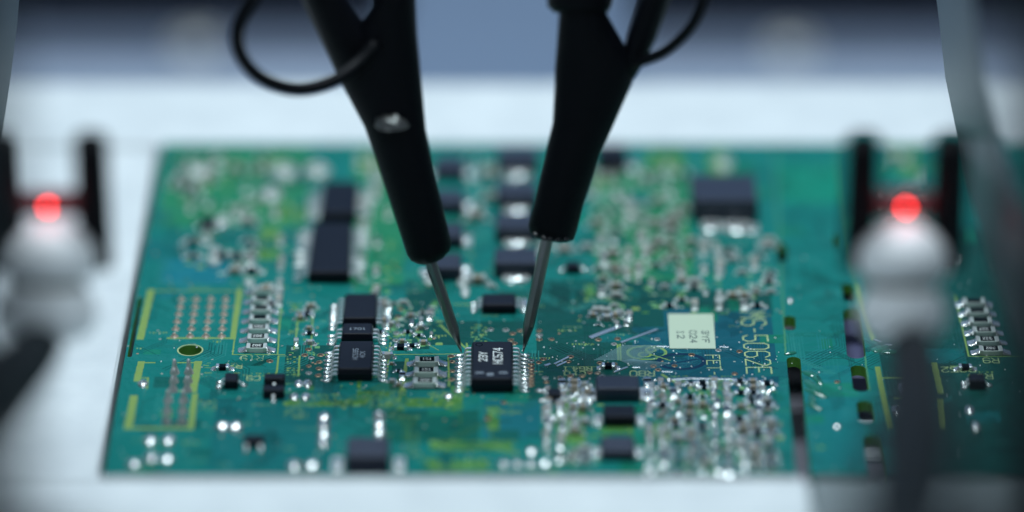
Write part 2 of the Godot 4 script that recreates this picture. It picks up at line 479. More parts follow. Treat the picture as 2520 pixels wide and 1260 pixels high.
# ---------------------------------------------------------------- build
func _ready() -> void:
	rng.seed = 7
	# camera: a long lens with a shallow depth of field, focused on the near chip
	var cam := Camera3D.new()
	cam.name = "Camera"
	cam.position = Vector3(0, CAM_H, CAM_Z) * S
	cam.rotation_degrees.x = -PITCH
	cam.near = 0.05
	cam.far = 6.0
	var lens := CameraAttributesPhysical.new()
	lens.frustum_focal_length = 207.7
	lens.frustum_focus_distance = 0.641
	lens.frustum_near = 0.05
	lens.frustum_far = 6.0
	lens.exposure_aperture = 5.9
	cam.attributes = lens
	add_child(cam)
	cam.fov = rad_to_deg(2.0 * atan(630.0 / F))
	cam.make_current()
	var env := Environment.new()
	env.background_mode = Environment.BG_COLOR
	env.background_color = lin(0.022, 0.032, 0.05)
	env.tonemap_mode = Environment.TONE_MAPPER_LINEAR
	env.tonemap_exposure = 1.03
	env.sdfgi_enabled = true
	env.ssao_enabled = true
	env.ssil_enabled = true
	var we := WorldEnvironment.new()
	we.environment = env
	add_child(we)
	# the machine's lamp panel over the board
	var lamp_at := Vector3(-10, 430, -115)
	var lamp := AreaLight3D.new()
	lamp.name = "LampLight"
	lamp.area_size = Vector2(0.22, 0.16)
	lamp.area_normalize_energy = false
	lamp.light_energy = 5.3
	lamp.light_color = Color(0.92, 0.97, 1.0)
	lamp.shadow_enabled = true
	lamp.position = (lamp_at - Vector3(0, 4, 0)) * S
	lamp.rotation_degrees.x = -90
	add_child(lamp)

	# a narrower lamp over the front side
	var front_at := Vector3(20, 440, 260)
	var front := AreaLight3D.new()
	front.name = "FrontLampLight"
	front.area_size = Vector2(0.34, 0.12)
	front.area_normalize_energy = false
	front.light_energy = 0.9
	front.light_color = Color(0.90, 0.97, 1.0)
	front.shadow_enabled = true
	front.position = (front_at - Vector3(0, 4, 0)) * S
	front.rotation_degrees.x = -90
	add_child(front)

	materials()
	lamp_panel(lamp_at, 220, 160, "wide flat white lamp panel hanging above the circuit board")
	lamp_panel(front_at, 340, 120, "narrow flat white lamp panel hanging above the front rail")
	setting()
	circuit_board()
	probes()
	clamps()

func materials() -> void:
	mat("white_paint", lin(0.68, 0.735, 0.755), 0.5, 0.0, 0.3)
	var stain := FastNoiseLite.new()
	stain.seed = 3
	stain.frequency = 0.012
	stain.fractal_octaves = 5
	var tone := Gradient.new()
	tone.set_color(0, Color(0.93, 0.935, 0.94))
	tone.set_color(1, Color(1, 1, 1))
	var stains := NoiseTexture2D.new()
	stains.width = 512
	stains.height = 512
	stains.seamless = true
	stains.noise = stain
	stains.color_ramp = tone
	M.white_paint.albedo_texture = stains
	M.white_paint.uv1_triplanar = true
	M.white_paint.uv1_world_triplanar = true
	M.white_paint.uv1_scale = Vector3(12, 12, 12)
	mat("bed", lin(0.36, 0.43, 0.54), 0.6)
	mat("bed_mid", lin(0.13, 0.16, 0.22), 0.6)  # darker paint band between the light and the dark bed
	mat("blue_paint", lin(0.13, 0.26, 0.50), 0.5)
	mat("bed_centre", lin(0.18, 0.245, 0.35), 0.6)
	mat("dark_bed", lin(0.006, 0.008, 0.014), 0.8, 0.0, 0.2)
	mat("recess", lin(0.28, 0.28, 0.34), 0.8)
	mat("mould", lin(0.005, 0.007, 0.013), 0.4, 0.0, 0.34)
	mat("lead", lin(0.62, 0.66, 0.66), 0.32, 0.55)
	mat("terminal", lin(0.60, 0.64, 0.60), 0.4, 0.6)
	mat("solder", lin(0.72, 0.77, 0.76), 0.22, 0.82)
	mat("dull_solder", lin(0.52, 0.42, 0.34), 0.3, 0.5)
	mat("copper", lin(0.62, 0.42, 0.28), 0.3, 0.8)
	mat("hole", lin(0.012, 0.01, 0.008), 0.7)
	mat("alumina", lin(0.60, 0.72, 0.66), 0.4)
	mat("glaze", lin(0.004, 0.009, 0.014), 0.6, 0.0, 0.1)
	mat("ink", lin(0.72, 0.78, 0.76), 0.6)
	mat("faint_ink", lin(0.22, 0.27, 0.32), 0.6)
	mat("silk", lin(0.34, 0.45, 0.20), 0.6)
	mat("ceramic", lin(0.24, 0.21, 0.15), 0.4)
	mat("grey_ceramic", lin(0.30, 0.32, 0.30), 0.4)
	mat("inductor", lin(0.020, 0.027, 0.048), 0.42)
	mat("sleeve", lin(0.002, 0.003, 0.0055), 0.45, 0.0, 0.25)
	var grain := FastNoiseLite.new()
	grain.seed = 8
	grain.frequency = 0.06
	grain.fractal_octaves = 4
	var grains := NoiseTexture2D.new()
	grains.width = 512
	grains.height = 512
	grains.seamless = true
	grains.as_normal_map = true
	grains.bump_strength = 6.0
	grains.noise = grain
	M.sleeve.normal_enabled = true
	M.sleeve.normal_texture = grains
	M.sleeve.uv1_triplanar = true
	M.sleeve.uv1_scale = Vector3(90, 90, 90)
	mat("rubber", lin(0.003, 0.004, 0.006), 0.5, 0.0, 0.25)
	mat("needle", lin(0.25, 0.25, 0.25), 0.28, 1.0)
	mat("steel", lin(0.45, 0.45, 0.44), 0.35, 0.7)
	mat("bolt_steel", lin(0.75, 0.75, 0.70), 0.4, 0.3)
	mat("led_glow_red", lin(0.10, 0.006, 0.012), 0.3)  # red glow of the lamp painted into the bar's colour
	mat("pin_solder", lin(0.60, 0.60, 0.58), 0.25, 0.6)
	mat("dull_tin", lin(0.48, 0.54, 0.52), 0.48, 0.35)
	mat("arm_paint", lin(0.005, 0.009, 0.012), 0.7, 0.0, 0.25)
	mat("ring_steel", lin(0.30, 0.31, 0.30), 0.3, 0.8)
	mat("post_paint", lin(0.022, 0.033, 0.038), 0.6)
	mat("strip_steel", lin(0.14, 0.19, 0.22), 0.4, 0.2)
	mat("grey_rail", lin(0.17, 0.21, 0.22), 0.6)
	mat("violet_pad", lin(0.06, 0.065, 0.14), 0.5)
	mat("nylon", lin(0.82, 0.86, 0.88), 0.4)
	mat("grey_paint", lin(0.09, 0.12, 0.14), 0.5)
	mat("paper", lin(0.42, 0.52, 0.40), 0.75)
	mat("paper_ink", lin(0.06, 0.10, 0.10), 0.7)
	mat("glint_silver", lin(0.65, 0.70, 0.70), 0.25, 0.9)
	mat("glue", lin(0.012, 0.013, 0.016), 0.12, 0.0, 0.8)
	mat("flux", lin(0.02, 0.16, 0.11), 0.06, 0.0, 0.8)
	mat("dust", lin(0.55, 0.60, 0.60), 0.5)
	mat("fine_trace", lin(0.14, 0.27, 0.28), 0.3, 0.4)
	var led := mat("led", Color(1, 0.1, 0.08), 0.3)
	led.emission_enabled = true
	led.emission = Color(1.0, 0.16, 0.14)
	led.emission_energy_multiplier = 20.0
	var glow := mat("lamp_glow", Color(1, 1, 1), 0.5)
	glow.emission_enabled = true
	glow.emission = Color(0.9, 0.97, 1.0)
	glow.emission_energy_multiplier = 3.0
	mat("lamp_case", lin(0.3, 0.3, 0.3), 0.5)

func lamp_panel(p: Vector3, w: float, d: float, label: String) -> void:
	var o := thing("lamp_panel", label, "lamp", p)
	put(o, "housing", block(w + 16, 12, d + 16, 2.0), M.lamp_case, Vector3(0, 0.5, 0))
	put(o, "diffuser", block(w, 3, d, 0.5), M.lamp_glow, Vector3(0, -3, 0))

func setting() -> void:
	# white fixture frame round the board, dark recess underneath, machine bed behind
	var o := thing("support_frame", "white painted fixture frame with rails round the circuit board", "fixture frame", Vector3(0, -12, 0))
	put(o, "rear_rail", block(420, 11.6, 25.5, 0.6), M.white_paint, Vector3(0, 0, BZ0 - 13.2))
	var fz := b(1260, 1172, 8.0).z
	var fx := b(1988, 1172, 8.0).x
	put(o, "front_rail", block(200, 20, 90, 0.6), M.white_paint, Vector3(fx - 100.0, 0, fz + 45))
	put(o, "front_rail", block(120, 19.9, 90, 0.6), M.grey_rail, Vector3(fx + 60.1, 0, fz + 45), 0.0, Vector3.ONE, "dark grey end of the front rail")
	put(o, "side_rail", block(90, 11.2, BZ1 - BZ0 - 0.6, 0.4), M.white_paint, Vector3(BX0 - 46.0, 0, (BZ0 + BZ1) / 2))
	put(o, "side_rail", block(90, 11.2, BZ1 - BZ0 - 0.6, 0.4), M.white_paint, Vector3(BX1 + 46.0, 0, (BZ0 + BZ1) / 2))
	put(o, "support_block", block(7, 6.4, 4, 0.4), M.white_paint, b(2122, 962, -5.6))
	put(o, "support_block", block(7, 6.4, 4, 0.4), M.white_paint, b(2133, 1027, -5.6))
	put(o, "support_block", block(6, 9.4, 19, 0.4), M.violet_pad, b(2102, 815, -2.6))
	var wall := put(self, "unseen_back_wall", block(900, 620, 8, 1.0), M.blue_paint, Vector3(0, -70, -440))  # unseen wall, added so the chip tops reflect its blue
	wall.set_meta("kind", "structure")
	wall.set_meta("label", "blue back wall out of view, added for the chip tops to reflect")
	var r := put(self, "recess_floor", block(138, 2, 112, 0.2), M.recess, Vector3(15, -14, -20))
	r.set_meta("kind", "structure")
	r.set_meta("label", "dark floor of the recess seen through the board slots")
	for a in [["machine_bed", M.bed, -176.0, -236.0, -300.0, 300.0, -54.0, "blue grey machine bed behind the white rail"], ["machine_bed", M.bed_centre, -176.0, -420.0, -24.0, 24.0, -53.0, "blue grey strip of machine bed between the probes"], ["machine_bed", M.bed_mid, -236.5, -255.5, -300.0, 300.0, -54.5, "darker strip of machine bed farther back"], ["machine_bed", M.dark_bed, -256.0, -560.0, -300.0, 300.0, -58.0, "dark far part of the machine bed"]]:
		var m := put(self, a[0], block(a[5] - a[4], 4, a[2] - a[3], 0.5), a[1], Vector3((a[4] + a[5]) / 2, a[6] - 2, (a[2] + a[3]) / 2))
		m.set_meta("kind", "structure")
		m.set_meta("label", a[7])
	for a in [[482, 130, "left"], [1945, 138, "right"]]:
		var p := b(a[0], a[1], -52.0)
		var s := Sheet.new(true)
		s.loft([ring_of(Vector3(0, 0, 0), Vector3(4.0, 0, 0), Vector3(0, 0, 4.0), 20), ring_of(Vector3(0, 2.4, 0), Vector3(4.0, 0, 0), Vector3(0, 0, 4.0), 20), ring_of(Vector3(0, 3.0, 0), Vector3(3.2, 0, 0), Vector3(0, 0, 3.2), 20)])
		var t := thing("bolt", "round grey bolt head on the machine bed, %s" % ("left of the cable loop" if a[2] == "left" else "right of the right-hand probe"), "bolt", p, "bolts on the machine bed")
		put(t, "head", s.done(), M.bolt_steel)
		var hx := Sheet.new()
		hx.loft([ring_of(Vector3(0, 3.0, 0), Vector3(1.5, 0, 0), Vector3(0, 0, 1.5), 6), ring_of(Vector3(0, 3.05, 0), Vector3(1.4, 0, 0), Vector3(0, 0, 1.4), 6)])
		put(t, "hex_socket", hx.done(), M.hole)

func cut(parent: CSGCombiner3D, p: Vector3, q: Vector3, w: float, m: Material) -> void:   # a milled slot with round ends
	var d := q - p
	var c := CSGBox3D.new()
	c.size = Vector3(maxf(d.length(), 0.01), 6, w) * S
	c.position = (p + q) / 2 * S
	c.rotation.y = -atan2(d.z, d.x)
	c.operation = CSGShape3D.OPERATION_SUBTRACTION
	c.material = m
	parent.add_child(c, true)
	for e in [p, q]:
		var k := CSGCylinder3D.new()
		k.radius = w / 2 * S * 0.999
		k.height = 6 * S
		k.sides = 24
		k.position = e * S
		k.operation = CSGShape3D.OPERATION_SUBTRACTION
		k.material = m
		parent.add_child(k, true)

func circuit_board() -> void:
	board = thing("circuit_board", "green circuit board crowded with soldered chips and resistors under the probe needles", "circuit board")
	var top := mat("solder_mask", Color(1, 1, 1), 0.24, 0.0, 0.2)
	top.albedo_texture = board_print()
	top.uv1_triplanar = true
	top.uv1_triplanar_sharpness = 40.0
	top.uv1_scale = Vector3(1000.0 / (BX1 - BX0), 1, 1000.0 / (BZ1 - BZ0))
	top.uv1_offset = Vector3(-BX0 / (BX1 - BX0), 0, -BZ0 / (BZ1 - BZ0))
	var noise := FastNoiseLite.new()
	noise.seed = 5
	noise.frequency = 0.05
	noise.fractal_octaves = 3
	var bumps := NoiseTexture2D.new()
	bumps.width = 1024
	bumps.height = 1024
	bumps.seamless = true
	bumps.as_normal_map = true
	bumps.bump_strength = 4.0
	bumps.noise = noise
	top.normal_enabled = true
	top.normal_texture = bumps
	top.normal_scale = 0.35
	var edge := mat("laminate_edge", lin(0.13, 0.36, 0.06), 0.5)
	var csg := CSGCombiner3D.new()
	csg.name = "substrate"
	board.add_child(csg)
	var slab := CSGBox3D.new()
	slab.name = "slab"
	slab.size = Vector3(BX1 - BX0, 1.6, BZ1 - BZ0) * S
	slab.position = Vector3((BX0 + BX1) / 2, -0.8, (BZ0 + BZ1) / 2) * S
	slab.material = top
	csg.add_child(slab)
	for a in [[1953, 886, 1977, 1180, 2.0], [1943, 784, 1944, 806, 1.7], [1923, 605, 1925, 640, 1.5], [2097, 770, 2107, 872, 2.7], [2112, 908, 2118, 955, 2.2], [2126, 995, 2130, 1030, 2.2], [2140, 1080, 2152, 1180, 2.3], [2060, 585, 2063, 600, 1.2], [2085, 705, 2090, 735, 1.8], [345, 735, 319, 876, 0.65]]:
		cut(csg, b(a[0], a[1]), b(a[2], a[3]), a[4], edge)
	cut(csg, b(468, 862), b(468.5, 862), 3.3, edge)
	put(board, "hole_ring", annulus(1.7, 1.9), M.silk, b(468, 862))

	# the chips in focus
	var c := chip(1211, 919, 6.1, 12.4, 2.2, 10, 1.95, 1.27, "large black chip marked HC574 between the two needle tips")
	put(c, "marking", strokes("HC574", 1.25, 0.75, 1.05, 0.16, 0.012), M.ink, Vector3(1.45, 2.2, 1.2), PI / 2)
	put(c, "marking", strokes("23Y", 1.1, 0.75, 1.05, 0.16, 0.012), M.ink, Vector3(-0.75, 2.2, 0.4), PI / 2)
	put(c, "marking", strokes("8", 0.6, 0.7, 1, 0.2, 0.012), M.faint_ink, Vector3(-0.6, 2.2, 5.0), 0)
	for x in [-2.3, -1.9, -1.5, 1.1, 1.5, 1.9]:
		put(c, "marking", strokes("0", 0.5, 0.25, 1, 0.12, 0.012), M.faint_ink, Vector3(x, 2.2, 4.4), 0)
	put(c, "dimple", annulus(0.38, 0.55, 0.01), M.glaze, Vector3(-1.9, 2.2, -4.9))
	c = chip(876, 903, 5.1, 9.4, 2.0, 8, 1.75, 1.27, "black chip with faint lettering, nearest of the row of three left of the needle")
	put(c, "marking", strokes("HC595", 0.7, 0.5, 0.75, 0.1, 0.012), M.faint_ink, Vector3(0.3, 2.0, 1.6), PI / 2)
	put(c, "marking", strokes("4CK", 0.7, 0.5, 0.75, 0.1, 0.012), M.faint_ink, Vector3(1.3, 2.0, 1.0), PI / 2)
	c = chip(880, 838, 4.6, 3.9, 2.0, 3, 1.75, 1.27, "short black chip in the middle of the row of three")
	put(c, "marking", strokes("1701", 0.6, 0.45, 0.65, 0.1, 0.012), M.faint_ink, Vector3(-1.2, 2.0, 0.5), 0)
	chip(887, 782, 5.0, 8.6, 2.0, 7, 1.75, 1.27, "black chip at the far end of the row of three")
	chip(1228, 758, 5.1, 4.2, 1.5, 3, 1.4, 1.27, "small black chip between the needles behind the HC574 chip")
	chip(815, 634, 6.2, 18.4, 1.9, 12, 2.2, 1.5, "long black chip far left behind the row of three", false)
	chip(836, 511, 5.7, 12.4, 1.9, 7, 2.2, 1.5, "shorter black chip behind the long one near the far edge", false)
	for a in [[742, 640], [752, 590], [890, 590], [882, 655], [900, 500], [775, 520]]:
		for k in 3:
			pad(a[0] + rng.randf_range(-4, 4), a[1] + k * 14 - 14, 2.2, 1.6, 0.5)
	# resistors
	for k in 3:
		resistor([1051, 1049, 1046][k], [896, 922, 948][k], 3.35, 1.7, 0.8, ["151", "151", "000"][k], false, ["farthest of three resistors marked 151", "middle one of three resistors marked 151", "nearest resistor of the three beside the HC574 chip"][k], 1.0)
	for k in 7:
		resistor(632 + k * 2.6, 862 - k * 23.5, 2.9, 1.6, 0.75, "392" if k < 3 else "", true, "", 1.0)
	for k in 6:
		resistor(2438 - k * 8, 868 - k * 23.5, 3.3, 1.7, 0.7, "332" if k < 3 else "", true, "", 1.0)
	# small transistors
	sot(570, 948, 2.0, 2.6, 1.3, [[1.0, 0.2, 0], [-1.0, 0.8, PI], [-1.0, -0.6, PI]], "small black transistor with one lead on its right")
	sot(676, 946, 3.0, 1.7, 1.3, [[0, 0.85, -PI / 2], [-1.0, -0.8, PI / 2], [1.0, -0.8, PI / 2]], "black transistor with one centre lead, behind its twin")
	sot(674, 975, 3.1, 1.8, 1.3, [[0, 0.9, -PI / 2], [-1.0, -0.8, PI / 2], [1.0, -0.8, PI / 2]], "black transistor with one centre lead, in front of its twin")
	sot(625, 1096, 2.8, 1.8, 1.2, [[-1.0, 0.9, -PI / 2], [1.0, 0.9, -PI / 2], [0, -0.9, PI / 2]], "black transistor with two leads towards the front rail")
	sot(1364, 984, 2.0, 2.0, 1.3, [[1.0, 0.5, 0], [1.0, -0.6, 0], [-1.0, 0.6, PI]])
	sot(2402, 950, 2.2, 2.4, 1.4, [[-1.0, 0.6, PI], [-1.0, -0.6, PI], [1.0, 0, 0]])
	sot(512, 560, 2.0, 2.4, 1.2, [[1.0, -0.4, 0], [1.0, 0.6, 0], [-1, 0, PI]])
	sot(1410, 668, 2.2, 2.0, 1.2, [[1.0, -0.4, 0], [-1, 0, PI]])
	# moulded power parts
	for k in 4:
		power([1096, 1100, 1104, 1107][k], [672, 595, 512, 430][k], 5.0, 5.4, 2.0, [[3.0, -0.8, 1.6, 1.6], [3.0, 1.2, 1.6, 1.6], [-3.0, 0.4, 1.6, 1.8]], "", "power_package", M.inductor)
	for k in 4:
		power([1270, 1272, 1272, 1274][k], [664, 578, 498, 412][k], 6.6, 5.8, 2.3, [[0, 3.6, 4.0, 1.6], [0, -3.6, 4.0, 1.6]], "", "diode", M.inductor)
	power(1780, 514, 10.2, 10.0, 3.6, [[-2.2, 7.0, 2.8, 3.0], [1.6, 7.4, 4.2, 3.2], [4, 8.0, 2, 2.5]], "big black square inductor near the far edge", "inductor", M.inductor)
	power(1505, 408, 5.0, 6.0, 2.4, [[3.4, 1.0, 1.8, 2.4]], "", "inductor", M.mould)
	power(1519, 972, 6.3, 4.4, 2.0, [[-4.0, 0.5, 2.0, 3.2], [4.2, 0.2, 2.0, 3.4]], "black block with a grey textured top, farthest of three in the sparkling corner", "inductor", M.inductor)
	power(1524, 1036, 4.6, 3.8, 1.6, [[-3.0, 0.2, 1.2, 2.4], [3.0, 0.2, 1.2, 2.4]], "black block in the middle of three in the sparkling corner", "inductor", M.mould)
	power(1520, 1116, 4.8, 4.6, 1.5, [[-3.0, 0.2, 1.2, 2.4], [3.0, 0.2, 1.2, 2.4]], "grey black block nearest the front rail of three", "inductor", M.inductor)
	power(906, 1142, 6.0, 6.0, 2.6, [[-4.2, 0.6, 1.6, 3.6], [4.3, 0.6, 1.6, 3.6]], "dark blue black block at the front edge of the board", "inductor", M.inductor)
	sot(2330, 640, 1.6, 2.0, 1.0, [[1, 0, 0]])

	# connector pins on the left
	for row in 6:
		for col in 4:
			pin(447 + col * 36 - row * 1.8 * (2 - col * 0.3), 738 + row * 18, 0.62, 0.6, M.dull_solder)
	for row in 3:
		for col in 2:
			pin(430 + col * 35 - row * 2, 918 + row * 22, 0.75, 2.2, M.pin_solder)
			pin(414 + col * 38 - row * 2, 988 + row * 26, 0.75, 1.8, M.pin_solder)
	# solder bars and pads
	for k in 4:
		pad(798 - k * 0.6, 1030 + k * 21, 1.9, 2.9, 0.75)
		pad(933 + k * 0.4, 1026 + k * 21, 1.9, 2.9, 0.75)
	for a in [[352, 946, 1.6, 2.0], [370, 1085, 1.9, 3.2], [415, 1085, 2.0, 3.2], [735, 945, 1.2, 2.4], [757, 945, 1.3, 2.4], [724, 978, 1.3, 2.2], [752, 978, 1.4, 2.4], [548, 1052, 2.2, 2.6], [580, 1052, 2.3, 2.8], [372, 1130, 2.2, 3.0], [412, 1130, 2.0, 3.0], [330, 1145, 2.2, 2.4], [725, 1148, 2.2, 3], [768, 1148, 2.2, 3], [1240, 1144, 1.8, 2.2], [1274, 1144, 1.8, 2.2], [1308, 1144, 1.8, 2.2], [1342, 1144, 1.8, 2.2], [1308, 1114, 1.8, 2.4], [614, 698, 1.6, 2.2], [530, 620, 2.2, 2.2], [528, 645, 2.1, 2.2], [548, 545, 2.4, 4.0], [700, 425, 4, 5], [780, 425, 4.2, 5], [668, 482, 3.4, 5], [490, 430, 3.5, 4], [1782, 405, 3, 4], [1145, 720, 1.4, 3.6], [1290, 748, 1.3, 3.4], [1056, 690, 1.5, 3.2], [1137, 690, 1.4, 6], [1104, 977, 1.3, 1.6], [1340, 965, 1.2, 1.2], [1328, 962, 1.0, 1.0], [1420, 962, 1.1, 1.3], [1416, 972, 1.1, 1.3], [1388, 1030, 1.6, 1.8], [1360, 1032, 1.6, 1.8], [2200, 1010, 1.4, 3], [2220, 960, 1.6, 5], [2232, 905, 1.3, 2], [2385, 1010, 1.4, 2.4], [2400, 1050, 1.4, 2.4], [2060, 1052, 1.2, 1.0], [1945, 740, 1.0, 1.6]]:
		pad(a[0], a[1], a[2], a[3], minf(a[2], a[3]) * 0.32)
	for k in 70:
		var e := Vector2(rng.randf_range(1590, 1905), rng.randf_range(935, 1010)) if k < 45 else Vector2(rng.randf_range(1385, 1470), rng.randf_range(945, 1000))
		var w := rng.randf_range(0.4, 1.0)
		pad(e.x, e.y, w, w * rng.randf_range(0.8, 1.8), w * rng.randf_range(0.3, 0.6), rng.randf() * TAU)
	# lettering
	printed("MS-5062E", 1822, 768, 3.55, 1.95, 2.62, 0.22, -PI / 2, M.silk)
	printed("FET-", 1738, 874, 1.9, 1.3, 1.75, 0.16, -PI / 2, M.silk)
	for a in [["R19", 648, 876, 1.1], ["R252", 2398, 903, 1.2], ["R9", 2456, 881, 1.2], ["R80", 1610, 913, 1.2], ["R64", 1456, 903, 0.95], ["C1", 1440, 914, 0.95], ["0", 1402, 914, 0.95], ["R21", 596, 896, 1.0], ["1", 1398, 903, 0.95], ["R14", 2440, 920, 1.2], ["C9", 640, 926, 1.0]]:
		printed(a[0], a[1], a[2], a[3] * 1.35, a[3] * 0.8, a[3] * 1.05, 0.14, PI, M.silk)
	# vias
	for a in [[750, 874], [766, 881], [789, 874], [786, 891], [760, 901], [785, 907], [760, 918], [783, 924], [1113, 890], [1113, 913], [1111, 934], [1110, 877], [1308, 888], [1308, 897], [1308, 906], [1308, 914], [1308, 922], [1308, 931], [1308, 939], [1308, 948], [1326, 892], [1337, 884], [1404, 878], [1399, 890], [1342, 930], [1345, 940], [1404, 925], [1433, 925], [1379, 930], [1404, 932], [1451, 917], [1471, 918], [1482, 926], [1476, 893], [1473, 836], [1511, 847], [1520, 834], [1617, 835], [1768, 862], [1702, 873], [1608, 901], [1619, 910], [1512, 896], [1808, 920], [1820, 865], [1257, 837], [1266, 845], [1327, 814], [1327, 825], [1327, 835], [1358, 835], [1208, 811], [1245, 812], [1262, 821], [1280, 814], [773, 848], [760, 860], [664, 889], [986, 760], [980, 780], [978, 800], [976, 820], [974, 838], [1102, 972], [1240, 990], [1385, 945], [530, 905], [1200, 1030], [1820, 710], [2060, 940], [1660, 900]]:
		via(a[0], a[1], rng.randf_range(0.42, 0.52), rng.randf() < 0.75)
	# silvery strips put in for the glints on the masked traces
	for a in [[1364, 897, 1400, 879, 0.42], [1370, 902, 1394, 891, 0.42], [1340, 901, 1355, 896, 0.5], [1452, 832, 1528, 803, 0.85], [1528, 844, 1618, 811, 0.5], [1640, 855, 1644, 855, 0.3], [1770, 854, 1794, 855, 0.35], [1615, 853, 1648, 854, 0.3], [1510, 917, 1545, 904, 0.35], [1555, 905, 1576, 905, 0.25], [1628, 915, 1656, 916, 0.25], [2150, 835, 2170, 842, 0.4], [2178, 847, 2196, 850, 0.4], [1650, 935, 1700, 932, 0.35], [1700, 932, 1800, 934, 0.3], [1800, 934, 1880, 943, 0.6]]:
		bar("trace_glint", board, b(a[0], a[1]), b(a[2], a[3]), a[4], 0.12, M.glint_silver)
	for k in 15:
		var t := k / 14.0
		bar("fine_trace", board, b(lerpf(1462, 1530, t), lerpf(886, 851, t)), b(lerpf(1575, 1640, t), lerpf(884, 851, t)), 0.13, 0.04, M.fine_trace)
	for k in 12:
		var t := k / 11.0
		bar("fine_trace", board, b(1525 + 30 * t, 887 - t * 2), b(1590 + 60 * t, 912 - t * 18), 0.1, 0.04, M.fine_trace)
	for k in 14:
		bar("fine_trace", board, b(620 - k * 5, 872 + k * 2), b(668 - k * 2, 884 + k * 1.2), 0.14, 0.04, M.solder_mask)
	# sticker
	var p := b(1702, 816)
	var st := put(board, "paper_label", block(6.7, 0.12, 11.6, 0.03), M.paper, p, -0.01, Vector3.ONE, "pale green paper label with printed letters")
	for a in [["3YF", 1.9, -0.6], ["024", 0.1, -0.6], ["12", -1.7, -0.6]]:
		put(st, "printed_text", strokes(a[0], 0.95, 1.0, 1.45, 0.18, 0.012), M.paper_ink, Vector3(a[1] - 0.4, 0.12, a[2] + 0.6), -PI / 2)
	for a in [[1996, 922, 0.7, 1.6], [2010, 932, 0.6, 2.0], [2000, 950, 0.8, 2.4], [2008, 968, 0.6, 2.2], [1998, 985, 0.5, 1.8], [2002, 1002, 0.4, 1.6], [2165, 858, 1.6, 0.9], [2190, 866, 1.2, 0.8], [1945, 870, 1.0, 0.5]]:
		put(board, "flux_residue", dome(rng.randi() % 4), M.flux, b(a[0], a[1]), rng.randf(), Vector3(a[2], 0.3, a[3]))
	var specks := MultiMesh.new()
	specks.transform_format = MultiMesh.TRANSFORM_3D
	specks.mesh = dome(1)
	specks.instance_count = 340
	for i in 340:
		var q := Vector3(rng.randf_range(BX0 + 1, BX1 - 1), 0.0, rng.randf_range(-40, BZ1 - 1)) if i < 220 else b(rng.randf_range(1320, 1920), rng.randf_range(830, 960))
		var k := rng.randf_range(0.05, 0.13)
		specks.set_instance_transform(i, Transform3D(Basis.from_euler(Vector3(0, rng.randf() * TAU, 0)).scaled(Vector3(k, k * 0.7, k * rng.randf_range(1, 2))), q * S))
	var dust := MultiMeshInstance3D.new()
	dust.name = "dust"
	dust.multimesh = specks
	dust.material_override = M.dust
	dust.set_meta("kind", "stuff")
	board.add_child(dust)
	small_parts()

func annulus(r0: float, r1: float, h := 0.03) -> ArrayMesh:
	var s := Sheet.new()
	var a := ring_of(Vector3(0, h, 0), Vector3(r0, 0, 0), Vector3(0, 0, r0), 28)
	var c := ring_of(Vector3(0, h, 0), Vector3(r1, 0, 0), Vector3(0, 0, r1), 28)
	var d := ring_of(Vector3(0, 0, 0), Vector3(r1, 0, 0), Vector3(0, 0, r1), 28)
	for i in 28:
		var j := (i + 1) % 28
		s.tri(a[i], c[i], c[j], Vector3(0, -9, 0))
		s.tri(a[i], c[j], a[j], Vector3(0, -9, 0))
		s.tri(c[i], d[i], d[j], Vector3.ZERO)
		s.tri(c[i], d[j], c[j], Vector3.ZERO)
	return s.done()

